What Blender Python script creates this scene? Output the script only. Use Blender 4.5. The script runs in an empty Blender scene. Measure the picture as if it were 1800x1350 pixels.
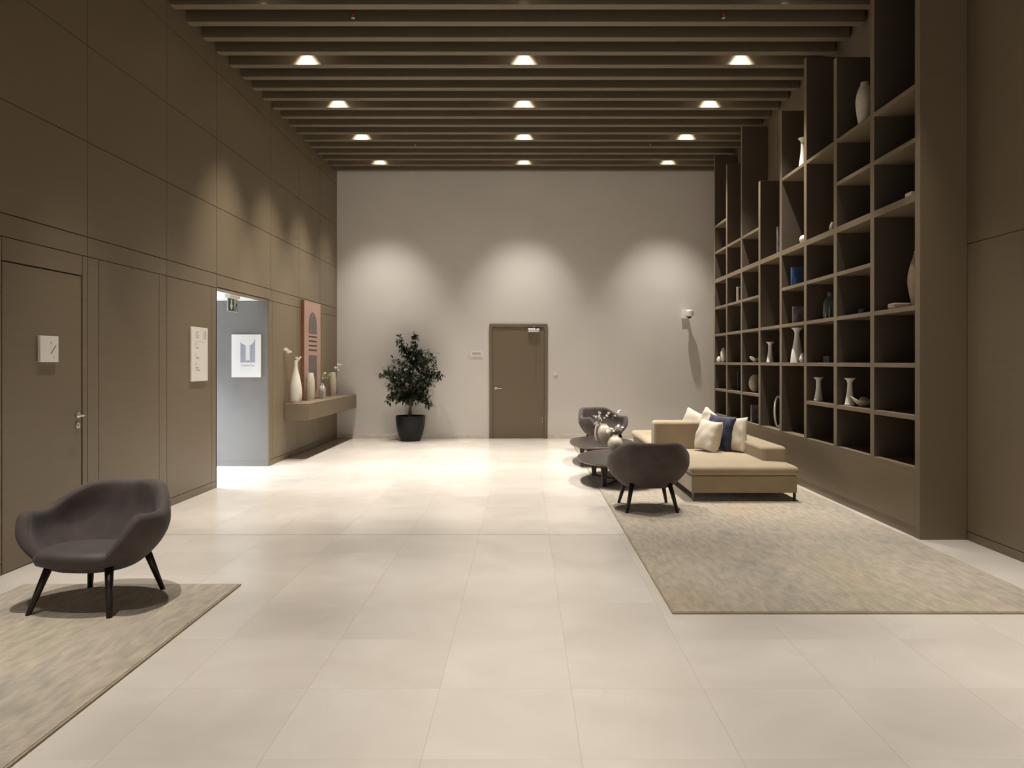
import bpy, bmesh, math, random
from mathutils import Vector, Matrix
random.seed(7)
PI = math.pi
C = bpy.context.scene.collection
S = bpy.context.scene

# ------------------------------------------------------------------ camera
EYE = 1.49
cd = bpy.data.cameras.new('camera')
cam = bpy.data.objects.new('camera', cd); C.objects.link(cam)
cam.location = (0, 0, EYE); cam.rotation_euler = (PI/2, 0, 0)
cd.sensor_width = 36; cd.lens = 36*1300/1800
cd.shift_x = -21/1800; cd.shift_y = -39/1800
cd.clip_start = 0.05; cd.clip_end = 100
S.camera = cam

# ------------------------------------------------------------------ exposure, world
S.view_settings.view_transform = 'Standard'
S.view_settings.look = 'None'
S.view_settings.gamma = 1
S.view_settings.use_curve_mapping = False
S.view_settings.exposure = 0.58
W = bpy.data.worlds.new('world'); S.world = W; W.use_nodes = True
W.node_tree.nodes['Background'].inputs[0].default_value = (0.80, 0.90, 1.0, 1)
W.node_tree.nodes['Background'].inputs[1].default_value = 0.3
S.cycles.use_denoising = True
S.cycles.max_bounces = 10
S.cycles.diffuse_bounces = 7
S.cycles.glossy_bounces = 4
S.cycles.sample_clamp_indirect = 6.0
S.cycles.caustics_reflective = False
S.cycles.caustics_refractive = False

# room numbers (metres; x right, y away from the camera, z up)
XL, XR = -3.64, 3.71
YB, YN = 14.40, -2.6
ZC = 5.62                      # slab above the baffles
BZ = 5.157                     # underside of the baffles
BH = 0.25
BP = 0.385
SPOT_W = 640.0
SPOT_COL = (1.0, 0.935, 0.85)
ROWS = [8.99 + 1.54*n for n in range(-6, 4)]
COLS = [-2.68, 0.0, 2.68]
LZ = 5.50

def spot(x, y, z, front=False):
    l = bpy.data.lights.new('downlight_beam', 'SPOT')
    l.energy = SPOT_W*(0.80 if front else 1.0)*(0.56 if y > 13 else 1.0); l.color = SPOT_COL
    l.spot_size = math.radians(42 if front else 66); l.spot_blend = 1.0
    l.shadow_soft_size = 0.035
    o = bpy.data.objects.new('downlight_beam', l); C.objects.link(o)
    o.location = (x, y, z)
    return o
AMBIENT_W = 30.0          # added soft fill light from behind the viewer
al = bpy.data.lights.new('front_fill', 'AREA'); al.shape = 'RECTANGLE'
al.size = 6.4; al.size_y = 4.2; al.energy = AMBIENT_W; al.color = (1.0, 0.955, 0.90)
alo = bpy.data.objects.new('front_fill', al); C.objects.link(alo)
alo.location = (0.0, YN+0.02, 2.5); alo.rotation_euler = (PI/2, 0, 0)   # shines into the room
CORRIDOR_W = 45.0
cl = bpy.data.lights.new('corridor_daylight', 'AREA'); cl.shape = 'RECTANGLE'
cl.size = 1.6; cl.size_y = 2.1; cl.energy = CORRIDOR_W; cl.color = (0.72, 0.84, 1.0)
clo = bpy.data.objects.new('corridor_daylight', cl); C.objects.link(clo)
clo.location = (-6.9, 9.66, 1.2); clo.rotation_euler = (0, -PI/2, 0)   # shines towards +x
c2 = bpy.data.lights.new('corridor_panel_beam', 'AREA'); c2.shape = 'RECTANGLE'; c2.size = 0.9; c2.size_y = 0.5; c2.energy = 50; c2.spread = math.radians(95); c2.color = (0.80, 0.88, 1.0)
c2o = bpy.data.objects.new('corridor_panel_beam', c2); C.objects.link(c2o); c2o.location = (-5.0, 9.5, 2.335)

# ------------------------------------------------------------------ materials
MATS = {}
def srgb(r, g, b):
    f = lambda c: (c/255/12.92) if c/255 <= 0.04045 else ((c/255+0.055)/1.055)**2.4
    return (f(r), f(g), f(b), 1)
def mat(name, col, rough=0.5, metal=0.0, noise=None, bump=None, spec=0.5, sheen=0, var=0.12, emit=None):
    """col linear rgb; noise = (scale xyz) colour mottling in object space; bump = (scale xyz, strength)."""
    if name in MATS: return MATS[name]
    m = bpy.data.materials.new(name); m.use_nodes = True
    nt = m.node_tree; N = nt.nodes; L = nt.links
    b = N['Principled BSDF']
    b.inputs['Base Color'].default_value = (*col[:3], 1)
    b.inputs['Roughness'].default_value = rough
    b.inputs['Metallic'].default_value = metal
    b.inputs['Specular IOR Level'].default_value = spec
    if sheen:
        b.inputs['Sheen Weight'].default_value = sheen
        b.inputs['Sheen Roughness'].default_value = 0.4
    tc = N.new('ShaderNodeTexCoord')
    def mapped(sc):
        mp = N.new('ShaderNodeMapping'); mp.inputs['Scale'].default_value = sc
        L.new(tc.outputs['Object'], mp.inputs['Vector']); return mp
    if noise is None: noise = (6, 6, 6)
    mp = mapped(noise)
    n = N.new('ShaderNodeTexNoise'); n.inputs['Scale'].default_value = 1; n.inputs['Detail'].default_value = 6
    L.new(mp.outputs[0], n.inputs['Vector'])
    r = N.new('ShaderNodeValToRGB')
    r.color_ramp.elements[0].position = 0.3; r.color_ramp.elements[1].position = 0.7
    r.color_ramp.elements[0].color = (*[c*(1-var) for c in col[:3]], 1)
    r.color_ramp.elements[1].color = (*[min(1, c*(1+var)) for c in col[:3]], 1)
    L.new(n.outputs['Fac'], r.inputs[0]); L.new(r.outputs[0], b.inputs['Base Color'])
    if bump:
        mp2 = mapped(bump[0])
        n2 = N.new('ShaderNodeTexNoise'); n2.inputs['Scale'].default_value = 1; n2.inputs['Detail'].default_value = 4
        L.new(mp2.outputs[0], n2.inputs['Vector'])
        bp = N.new('ShaderNodeBump'); bp.inputs['Strength'].default_value = bump[1]; bp.inputs['Distance'].default_value = 0.004
        L.new(n2.outputs['Fac'], bp.inputs['Height']); L.new(bp.outputs[0], b.inputs['Normal'])
    if emit:
        b.inputs['Emission Color'].default_value = (*emit[0], 1); b.inputs['Emission Strength'].default_value = emit[1]
    MATS[name] = m
    return m

BROWN = (0.186, 0.143, 0.090)
M_panel = mat('taupe_veneer', BROWN, 0.42, noise=(2.0, 2.0, 40), bump=((3, 3, 260), 0.04), var=0.035)
M_panel_x = mat('taupe_veneer_front', BROWN, 0.42, noise=(2.0, 2.0, 40), var=0.035)
M_cell_shade = mat('shade_darkened_veneer', (0.075, 0.056, 0.038), 0.55, noise=(2.0, 2.0, 40), var=0.07)  # veneer colour darkened to paint in the shade inside the cells
M_gap = mat('shadow_gap_black', (0.016, 0.012, 0.009), 0.9)
M_baffle = mat('taupe_baffle', (0.160, 0.128, 0.084), 0.5, noise=(2, 40, 40), var=0.06)
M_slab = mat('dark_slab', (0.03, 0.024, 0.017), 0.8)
M_plaster = mat('stone_grey_plaster', (0.73, 0.70, 0.665), 0.75, noise=(1.2, 1.2, 1.2), var=0.03, bump=((40, 40, 40), 0.05))
M_skirt = mat('pale_stone_skirting', (0.72, 0.66, 0.58), 0.35)
M_white = mat('white_gloss_board', (0.80, 0.76, 0.70), 0.4, var=0.02)
M_whitepl = mat('white_plastic', (0.82, 0.80, 0.77), 0.35, var=0.02)
M_ceilw = mat('white_corridor_ceiling', (0.85, 0.85, 0.85), 0.7, var=0.01)
M_corr = mat('grey_corridor_paint', (0.195, 0.187, 0.175), 0.6, var=0.03)
M_ink = mat('dark_print', (0.07, 0.065, 0.06), 0.6)
M_inkf = mat('soft_grey_print', (0.30, 0.29, 0.28), 0.6)
M_logo = mat('blue_grey_print', (0.30, 0.33, 0.40), 0.6)
M_green = mat('sign_green', (0.012, 0.10, 0.06), 0.4)
M_steel = mat('brushed_steel', (0.62, 0.61, 0.58), 0.28, 0.95, var=0.04)
M_fabric = mat('mauve_brown_felt', (0.070, 0.053, 0.049), 0.85, noise=(9, 9, 9), bump=((500, 500, 500), 0.25), sheen=0.12, var=0.22)
M_fabrics = mat('mauve_brown_seat_felt', (0.056, 0.043, 0.041), 0.62, noise=(9, 9, 9), bump=((500, 500, 500), 0.2), sheen=0.12, var=0.15)
M_legw = mat('dark_stained_oak', (0.016, 0.011, 0.009), 0.38, noise=(40, 40, 4), var=0.25)
M_sofa = mat('camel_wool', (0.365, 0.290, 0.192), 0.85, noise=(5, 5, 5), bump=((600, 600, 600), 0.25), sheen=0.25, var=0.07)
M_cream = mat('cream_linen', (0.66, 0.58, 0.47), 0.85, noise=(5, 5, 5), bump=((500, 500, 500), 0.3), sheen=0.2, var=0.06)
M_navy = mat('navy_velvet', (0.016, 0.022, 0.052), 0.6, noise=(14, 14, 14), bump=((30, 30, 30), 0.5), sheen=0.5, var=0.4)
M_table = mat('smoked_oak', (0.030, 0.022, 0.020), 0.33, noise=(30, 3, 30), var=0.22)
M_tedge = mat('bronze_edge', (0.10, 0.075, 0.055), 0.35, 0.3)
M_cer = mat('white_ceramic', (0.70, 0.66, 0.59), 0.45, var=0.05)
M_cerw = mat('ivory_ceramic', (0.57, 0.51, 0.39), 0.5, noise=(8, 8, 20), var=0.10)
M_cerb = mat('sand_ceramic', (0.44, 0.37, 0.27), 0.55, noise=(8, 8, 20), var=0.12)
M_cerp = mat('cool_white_ceramic', (0.66, 0.63, 0.64), 0.4, var=0.05)
M_tan = mat('tan_ceramic', (0.30, 0.22, 0.15), 0.5)
M_pot = mat('charcoal_pot', (0.007, 0.008, 0.010), 0.45, spec=0.3, bump=((3, 3, 160), 0.1))
M_soil = mat('potting_soil', (0.03, 0.02, 0.013), 0.95, noise=(40, 40, 40), var=0.5)
M_bark = mat('grey_brown_bark', (0.16, 0.12, 0.085), 0.85, noise=(20, 20, 6), var=0.3)
M_leaf = mat('ficus_leaf', (0.036, 0.048, 0.022), 0.45, noise=(6, 6, 6), var=0.5)
M_stem = mat('thin_stem', (0.10, 0.09, 0.045), 0.7)
M_petal = mat('white_petal', (0.80, 0.78, 0.70), 0.6, var=0.05)
M_petalg = mat('green_white_petal', (0.52, 0.60, 0.26), 0.6, var=0.2)
M_terra = mat('terracotta_canvas', (0.42, 0.27, 0.215), 0.7, noise=(20, 20, 20), var=0.06)
M_copper = mat('copper_brown_frame', (0.28, 0.13, 0.07), 0.4)
M_arch = mat('smoke_grey_paint', (0.13, 0.115, 0.105), 0.7)
M_line = mat('plum_paint', (0.07, 0.04, 0.04), 0.7)
M_red = mat('red_bulb', (0.5, 0.03, 0.02), 0.2)
M_blue = mat('blue_cover', (0.04, 0.11, 0.26), 0.5, noise=(9, 9, 9), var=0.5)
M_lilac = mat('lilac_grey_cover', (0.16, 0.13, 0.16), 0.5, noise=(14, 14, 14), var=0.5)
M_dark = mat('dark_box_finish', (0.045, 0.04, 0.045), 0.5)
M_bluegrey = mat('blue_grey_box', (0.07, 0.09, 0.10), 0.5)
M_black = mat('black_plastic', (0.012, 0.012, 0.012), 0.3)
M_lens = mat('lit_lamp_lens', (0.8, 0.8, 0.8), 0.4, emit=((1.0, 0.9, 0.75), 12.0))
M_sky = mat('daylit_frosted_glass', (0.8, 0.85, 0.9), 0.4, emit=((0.75, 0.87, 1.0), 2.0))

M_front_fill = mat('front_fill_glow', (0.6, 0.57, 0.53), 0.4, emit=((1.0, 0.94, 0.86), 0.22))  # glow of the added fill sheet on the front wall
def glassmat():
    m = bpy.data.materials.new('smoked_green_glass'); m.use_nodes = True
    b = m.node_tree.nodes['Principled BSDF']
    b.inputs['Base Color'].default_value = (0.55, 0.68, 0.68, 1)
    b.inputs['Roughness'].default_value = 0.05
    b.inputs['Transmission Weight'].default_value = 0.9
    return m
M_glass = glassmat()

def floormat():
    m = bpy.data.materials.new('pale_marble_tiles'); m.use_nodes = True
    nt = m.node_tree; N = nt.nodes; L = nt.links; b = N['Principled BSDF']
    tc = N.new('ShaderNodeTexCoord'); sp = N.new('ShaderNodeSeparateXYZ'); L.new(tc.outputs['Object'], sp.inputs[0])
    def mth(op, a, bb=None, c=None):
        n = N.new('ShaderNodeMath'); n.operation = op
        for i, v in enumerate((a, bb, c)):
            if v is None: continue
            if isinstance(v, (int, float)): n.inputs[i].default_value = v
            else: L.new(v, n.inputs[i])
        return n.outputs[0]
    def cell(o, off):
        s = mth('DIVIDE', mth('SUBTRACT', o, off), 0.6)
        return mth('FLOOR', s), mth('MULTIPLY', mth('ABSOLUTE', mth('SUBTRACT', mth('FRACT', mth('ADD', s, 0.5)), 0.5)), 0.6)
    cx, dx = cell(sp.outputs[0], 0.2157)
    cy, dy = cell(sp.outputs[1], 6.372)
    jx = mth('MULTIPLY', mth('LESS_THAN', dx, 0.0020), 0.42)
    jy = mth('MULTIPLY', mth('LESS_THAN', dy, 0.0014), 0.25)
    je = mth('LESS_THAN', mth('ABSOLUTE', mth('SUBTRACT', sp.outputs[1], 6.372)), 0.007)
    j = mth('MAXIMUM', mth('MAXIMUM', jx, jy), je)
    cmb = N.new('ShaderNodeCombineXYZ'); L.new(cx, cmb.inputs[0]); L.new(cy, cmb.inputs[1])
    wn = N.new('ShaderNodeTexWhiteNoise'); wn.noise_dimensions = '3D'; L.new(cmb.outputs[0], wn.inputs['Vector'])
    # soft clouding plus sparse fine veins
    add = N.new('ShaderNodeVectorMath'); add.operation = 'MULTIPLY_ADD'
    L.new(wn.outputs['Color'], add.inputs[0]); add.inputs[1].default_value = (9, 9, 9); L.new(tc.outputs['Object'], add.inputs[2])
    n1 = N.new('ShaderNodeTexNoise'); n1.inputs['Scale'].default_value = 1.6; n1.inputs['Detail'].default_value = 7; n1.inputs['Distortion'].default_value = 0.8
    L.new(add.outputs[0], n1.inputs['Vector'])
    r1 = N.new('ShaderNodeValToRGB'); e = r1.color_ramp.elements
    e[0].position = 0.30; e[0].color = (0.60, 0.55, 0.485, 1); e[1].position = 0.70; e[1].color = (0.69, 0.64, 0.58, 1)
    L.new(n1.outputs['Fac'], r1.inputs[0])
    n2 = N.new('ShaderNodeTexNoise'); n2.inputs['Scale'].default_value = 2.6; n2.inputs['Detail'].default_value = 8; n2.inputs['Distortion'].default_value = 1.6
    L.new(add.outputs[0], n2.inputs['Vector'])
    vein = mth('MULTIPLY', mth('SUBTRACT', 1.0, mth('MINIMUM', mth('MULTIPLY', mth('ABSOLUTE', mth('SUBTRACT', n2.outputs['Fac'], 0.5)), 60), 1.0)),
               mth('MULTIPLY', mth('GREATER_THAN', n1.outputs['Fac'], 0.60), 0.13))
    mx = N.new('ShaderNodeMix'); mx.data_type = 'RGBA'; L.new(vein, mx.inputs['Factor'])
    L.new(r1.outputs[0], mx.inputs['A']); mx.inputs['B'].default_value = (0.40, 0.37, 0.34, 1)
    mv = N.new('ShaderNodeMix'); mv.data_type = 'RGBA'; mv.blend_type = 'MULTIPLY'; mv.inputs['Factor'].default_value = 1
    L.new(mx.outputs['Result'], mv.inputs['A'])
    rr = N.new('ShaderNodeValToRGB'); rr.color_ramp.elements[0].color = (0.975, 0.975, 0.975, 1); rr.color_ramp.elements[1].color = (1, 1, 1, 1)
    L.new(wn.outputs['Value'], rr.inputs[0]); L.new(rr.outputs[0], mv.inputs['B'])
    mj = N.new('ShaderNodeMix'); mj.data_type = 'RGBA'; L.new(mth('MULTIPLY', j, 0.75), mj.inputs['Factor'])
    L.new(mv.outputs['Result'], mj.inputs['A']); mj.inputs['B'].default_value = (0.30, 0.26, 0.21, 1)
    L.new(mj.outputs['Result'], b.inputs['Base Color'])
    b.inputs['Roughness'].default_value = 0.22
    b.inputs['Specular IOR Level'].default_value = 0.5
    return m
M_floor = floormat()

def rugmat():
    m = bpy.data.materials.new('faded_handknotted_rug'); m.use_nodes = True
    nt = m.node_tree; N = nt.nodes; L = nt.links; b = N['Principled BSDF']
    tc = N.new('ShaderNodeTexCoord')
    def noise(sc, det, dist, mapsc):
        mp = N.new('ShaderNodeMapping'); mp.inputs['Scale'].default_value = mapsc; L.new(tc.outputs['Object'], mp.inputs[0])
        n = N.new('ShaderNodeTexNoise'); n.inputs['Scale'].default_value = sc; n.inputs['Detail'].default_value = det; n.inputs['Distortion'].default_value = dist
        L.new(mp.outputs[0], n.inputs['Vector']); return n
    n1 = noise(0.9, 5, 0.6, (1.2, 0.6, 1)); r1 = N.new('ShaderNodeValToRGB'); e = r1.color_ramp.elements
    e[0].position = 0.30; e[0].color = (0.350, 0.325, 0.265, 1)
    e[1].position = 0.72; e[1].color = (0.43, 0.345, 0.245, 1)
    x = r1.color_ramp.elements.new(0.44); x.color = (0.430, 0.375, 0.305, 1)
    x = r1.color_ramp.elements.new(0.56); x.color = (0.400, 0.355, 0.275, 1)
    x = r1.color_ramp.elements.new(0.64); x.color = (0.43, 0.35, 0.26, 1)
    L.new(n1.outputs['Fac'], r1.inputs[0])
    n2 = noise(5, 8, 0.5, (5.0, 1.3, 1)); r2 = N.new('ShaderNodeValToRGB'); e = r2.color_ramp.elements
    e[0].position = 0.33; e[0].color = (0.78, 0.79, 0.81, 1); e[1].position = 0.66; e[1].color = (1.12, 1.10, 1.08, 1)
    L.new(n2.outputs['Fac'], r2.inputs[0])
    mx = N.new('ShaderNodeMix'); mx.data_type = 'RGBA'; mx.blend_type = 'MULTIPLY'; mx.inputs['Factor'].default_value = 1
    L.new(r1.outputs[0], mx.inputs['A']); L.new(r2.outputs[0], mx.inputs['B']); L.new(mx.outputs['Result'], b.inputs['Base Color'])
    # herringbone relief
    sp = N.new('ShaderNodeSeparateXYZ'); L.new(tc.outputs['Object'], sp.inputs[0])
    w = N.new('ShaderNodeTexWave'); w.wave_profile = 'SIN'; w.inputs['Scale'].default_value = 9; w.inputs['Distortion'].default_value = 3.0; w.inputs['Detail'].default_value = 2
    mp = N.new('ShaderNodeMapping'); mp.inputs['Rotation'].default_value = (0, 0, 0.9); L.new(tc.outputs['Object'], mp.inputs[0]); L.new(mp.outputs[0], w.inputs[0])
    bp = N.new('ShaderNodeBump'); bp.inputs['Strength'].default_value = 0.35; bp.inputs['Distance'].default_value = 0.01
    L.new(w.outputs['Fac'], bp.inputs['Height']); L.new(bp.outputs[0], b.inputs['Normal'])
    b.inputs['Roughness'].default_value = 0.95
    b.inputs['Specular IOR Level'].default_value = 0.1
    b.inputs['Sheen Weight'].default_value = 0.2
    return m
M_rug = rugmat()
M_hem = mat('rug_hem', (0.33, 0.27, 0.19), 0.95)

# ------------------------------------------------------------------ helpers
def obj(name, bm, m, parent=None, smooth=False, loc=None, rot=None, bevel=0, seg=3):
    me = bpy.data.meshes.new(name)
    bmesh.ops.recalc_face_normals(bm, faces=bm.faces[:])
    bm.to_mesh(me); bm.free()
    if isinstance(m, (list, tuple)):
        for q in m: me.materials.append(q)
    else: me.materials.append(m)
    if smooth:
        for p in me.polygons: p.use_smooth = True
    o = bpy.data.objects.new(name, me); C.objects.link(o)
    if parent: o.parent = parent
    if loc: o.location = loc
    if rot: o.rotation_euler = rot
    if bevel:
        md = o.modifiers.new('bevel', 'BEVEL'); md.width = bevel; md.segments = seg; md.limit_method = 'ANGLE'
        if seg > 1:
            for p in me.polygons: p.use_smooth = True
            md.harden_normals = True
    return o
def tag(o, label, cat, group=None):
    o['label'] = label; o['category'] = cat
    if group: o['group'] = group
    return o
def thing(name, label, cat, loc=(0, 0, 0), rz=0, group=None):
    o = bpy.data.objects.new(name, None); C.objects.link(o)
    o.empty_display_size = 0.1
    o.location = loc; o.rotation_euler = (0, 0, rz)
    return tag(o, label, cat, group)
def struct(name, bm, m, parent=None, **k):
    o = obj(name, bm, m, parent, **k)
    if not parent: o['kind'] = 'structure'
    return o
def BM(): return bmesh.new()
def box(bm, x0, x1, y0, y1, z0, z1, mi=0):
    v = [bm.verts.new(p) for p in ((x0,y0,z0),(x1,y0,z0),(x1,y1,z0),(x0,y1,z0),(x0,y0,z1),(x1,y0,z1),(x1,y1,z1),(x0,y1,z1))]
    for f in ((0,3,2,1),(4,5,6,7),(0,1,5,4),(1,2,6,5),(2,3,7,6),(3,0,4,7)):
        bm.faces.new([v[i] for i in f]).material_index = mi
    return bm
def bx(*a): return box(BM(), *a)
def lathe(bm, prof, n=40, cx=0, cy=0, cz=0, rib=0, nrib=0, sy=1.0):
    """prof: list of (r, z) from bottom to top (may go back down inside)."""
    rings = []
    for r, z in prof:
        if r < 1e-6: rings.append([bm.verts.new((cx, cy, cz+z))])
        else:
            ring = []
            for i in range(n):
                a = 2*PI*i/n; q = r*(1+rib*math.cos(nrib*a))
                ring.append(bm.verts.new((cx+q*math.cos(a), cy+sy*q*math.sin(a), cz+z)))
            rings.append(ring)
    for A, B in zip(rings, rings[1:]):
        if len(A) == 1 and len(B) == 1: continue
        for i in range(n):
            j = (i+1) % n
            if len(A) == 1: bm.faces.new((A[0], B[i], B[j]))
            elif len(B) == 1: bm.faces.new((A[i], A[j], B[0]))
            else: bm.faces.new((A[i], A[j], B[j], B[i]))
    return bm
def smoothprof(pts, k=6):
    """Catmull-Rom through (r, z) points."""
    out = []
    P = [pts[0]] + list(pts) + [pts[-1]]
    for i in range(1, len(P)-2):
        for s in range(k):
            t = s/k; q = []
            for c in (0, 1):
                a, b_, c_, d = P[i-1][c], P[i][c], P[i+1][c], P[i+2][c]
                q.append(0.5*((2*b_) + (-a+c_)*t + (2*a-5*b_+4*c_-d)*t*t + (-a+3*b_-3*c_+d)*t**3))
            out.append((max(0, q[0]), q[1]))
    out.append(pts[-1]); return out
def tube(bm, pts, r0, r1=None, n=8, cap=True):
    if r1 is None: r1 = r0
    pts = [Vector(p) for p in pts]; rings = []
    L = len(pts)
    for i, p in enumerate(pts):
        d = (pts[min(i+1, L-1)] - pts[max(i-1, 0)]).normalized()
        a = d.orthogonal().normalized() if i == 0 else (prev - d*prev.dot(d)).normalized()
        prev = a; b_ = d.cross(a)
        r = r0[i] if isinstance(r0, (list, tuple)) else r0+(r1-r0)*i/(L-1)
        rings.append([bm.verts.new(p + (a*math.cos(2*PI*k/n) + b_*math.sin(2*PI*k/n))*r) for k in range(n)])
    for A, B in zip(rings, rings[1:]):
        for i in range(n): bm.faces.new((A[i], A[(i+1) % n], B[(i+1) % n], B[i]))
    if cap: bm.faces.new(rings[0][::-1]); bm.faces.new(rings[-1])
    return bm
def prism(bm, pts2, f0, f1):
    """extrude a 2-D outline; f0/f1 map (u, v) to the two end caps' 3-D points."""
    A = [bm.verts.new(f0(*p)) for p in pts2]; B = [bm.verts.new(f1(*p)) for p in pts2]
    n = len(pts2)
    bm.faces.new(A[::-1]); bm.faces.new(B)
    for i in range(n): bm.faces.new((A[i], A[(i+1) % n], B[(i+1) % n], B[i]))
    return bm
def text(name, s, size, m, parent, loc, rot, align='LEFT', sx=1.0):
    cu = bpy.data.curves.new(name, 'FONT'); cu.body = s; cu.size = size; cu.extrude = 0.0006; cu.align_x = align; cu.resolution_u = 3
    t = bpy.data.objects.new('tmp', cu); C.objects.link(t)
    me = bpy.data.meshes.new_from_object(t)
    bpy.data.objects.remove(t)
    me.materials.clear(); me.materials.append(m); me.name = name
    o = bpy.data.objects.new(name, me); C.objects.link(o)
    o.parent = parent; o.location = loc; o.rotation_euler = rot; o.scale = (sx, 1, 1)
    return o
def copy_tree(o, parent=None):
    c = o.copy(); C.objects.link(c)
    if parent: c.parent = parent
    for ch in list(o.children):
        copy_tree(ch, c)
    return c
FACE_PX = (PI/2, 0, PI/2)      # lettering read from +x (on the left wall)
FACE_NY = (PI/2, 0, 0)         # lettering read from -y (on walls facing the camera)

# ------------------------------------------------------------------ the setting
bm = BM(); box(bm, -7.3, XR+0.15, YN-0.15, YB+0.15, -0.12, 0.0)
struct('floor', bm, M_floor)
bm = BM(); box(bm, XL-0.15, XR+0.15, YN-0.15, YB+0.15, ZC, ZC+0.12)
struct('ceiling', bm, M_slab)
bm = BM(); box(bm, XL-0.14, XR+0.14, YB, YB+0.14, 0, ZC)
struct('wall_back', bm, M_plaster)
bm = BM(); box(bm, XL-0.14, XR+0.14, YN-0.14, YN, 0, ZC)
struct('wall_front', bm, M_panel_x)
bm = BM(); box(bm, -3.3, 3.3, YN, YN+0.01, 0.3, 4.7)
struct('front_fill_panel', bm, M_front_fill)  # added glowing sheet, soft fill for the room from behind the camera
# stone skirting along the back wall, broken by the door
bm = BM(); box(bm, XL, -0.68, YB-0.014, YB, 0, 0.075); box(bm, 0.46, XR, YB-0.014, YB, 0, 0.075)
struct('baseboard_back', bm, M_skirt, bevel=0.003)

def panels(bm, x0, x1, ys, zs, skip=(), g=0.0045):
    """veneered boards between the joints ys (vertical) and zs (horizontal); skip = list of (y0,y1,z0,z1) holes."""
    for a, b_ in zip(ys, ys[1:]):
        for c, d in zip(zs, zs[1:]):
            if any(a >= s[0]-1e-4 and b_ <= s[1]+1e-4 and c >= s[2]-1e-4 and d <= s[3]+1e-4 for s in skip): continue
            box(bm, x0, x1, a+g, b_-g, c+g, d-g, 0)
OPEN_Y0, OPEN_Y1, OPEN_Z = 8.763, 10.56, 2.362
DY0, DY1, DZ = 5.166, 6.087, 2.192
bm = BM()
strips = [YN, -2.3, -1.1, 0.1, 1.3, 2.5, 2.64, 3.70, 3.84, 4.90, 5.04]
ys = strips + [DY0-0.012, DY1+0.010, 6.17, 6.33, 7.38, 7.54, 8.62, OPEN_Y0, OPEN_Y1, 10.70, 11.86, 12.00, 13.14, 13.28, YB]
low = [0.083, DZ+0.008, 2.366]
hole = [(DY0-0.02, DY1+0.02, 0, DZ+0.01), (OPEN_Y0, OPEN_Y1, 0, 2.37)]
for a, b_ in zip(ys, ys[1:]):
    if abs(a-OPEN_Y0) < 1e-3: continue
    door = abs(a-(DY0-0.012)) < 1e-3
    zz = [0.0, 0.083, 2.366] if not door else [DZ+0.008, 2.366]
    for c, d in zip(zz, zz[1:]): box(bm, XL-0.02, XL, a+0.0045, b_-0.0045, c+(0.003 if c else 0), d-0.003)
# panels above the doors: wider joints
yu = [YN, -1.1, 1.3, 2.57, 3.77, 4.97, 6.17, 7.54, OPEN_Y0, 10.63, 11.98, 13.2, YB]
panels(bm, XL-0.02, XL, yu, [2.366, 2.531, 3.325, 4.13, 4.93, ZC], g=0.004)
box(bm, XL-0.14, XL-0.021, YN, DY0-0.012, 0, ZC, 1); box(bm, XL-0.14, XL-0.021, DY0-0.012, DY1+0.01, DZ+0.008, ZC, 1)
box(bm, XL-0.14, XL-0.021, DY1+0.01, OPEN_Y0-0.02, 0, ZC, 1); box(bm, XL-0.14, XL-0.021, OPEN_Y0-0.02, OPEN_Y1+0.02, OPEN_Z+0.02, ZC, 1)
box(bm, XL-0.14, XL-0.021, OPEN_Y1+0.04, YB, 0, ZC, 1)
box(bm, XL-0.14, XL, OPEN_Y0-0.019, OPEN_Y0, 0, OPEN_Z+0.0, 0)     # lining of the opening
box(bm, XL-0.14, XL, OPEN_Y0-0.019, OPEN_Y1, OPEN_Z, OPEN_Z+0.019, 0)
box(bm, XL-0.0204, XL-0.0, OPEN_Y1+0.0002, OPEN_Y1+0.006, 0, OPEN_Z+0.006, 0)
box(bm, XL-0.14, XL-0.021, DY0-0.04, DY0-0.012, 0, DZ, 1)
struct('wall_left', bm, [M_panel, M_gap])
bm = BM(); box(bm, XL-0.03, XL, YN, 3.0, 0, 0.01)
# corridor behind the opening
bm = BM(); box(bm, -7.3, XL-0.0205, OPEN_Y1, OPEN_Y1+0.12, 0, OPEN_Z+0.1)
struct('wall_corridor_far', bm, M_corr)
bm = BM(); box(bm, -7.3, XL-0.14, OPEN_Y0-0.14, OPEN_Y0-0.02, 0, OPEN_Z+0.1)
struct('wall_corridor_near', bm, M_corr)
bm = BM(); box(bm, -7.3, XL-0.141, OPEN_Y0-0.02, OPEN_Y1, OPEN_Z, OPEN_Z+0.1)
struct('ceiling_corridor', bm, M_ceilw)
bm = BM(); box(bm, -7.3, XL-0.005, OPEN_Y1-0.006, OPEN_Y1, 0, 0.07)
struct('baseboard_corridor', bm, M_corr)
bm = BM(); box(bm, -7.32, -7.3, OPEN_Y0-0.14, OPEN_Y1+0.12, 0, OPEN_Z+0.1)
struct('window_1', bm, M_sky)

# right wall: veneer near the camera, plain veneer behind the shelving
bm = BM()
panels(bm, XR, XR+0.02, [YN, 0.0, 2.6, 6.185, YB], [0.0, 0.072, 2.475, ZC], g=0.003)
box(bm, XR+0.021, XR+0.14, YN, YB, 0, ZC, 1)
struct('wall_right', bm, [M_panel, M_gap])

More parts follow.
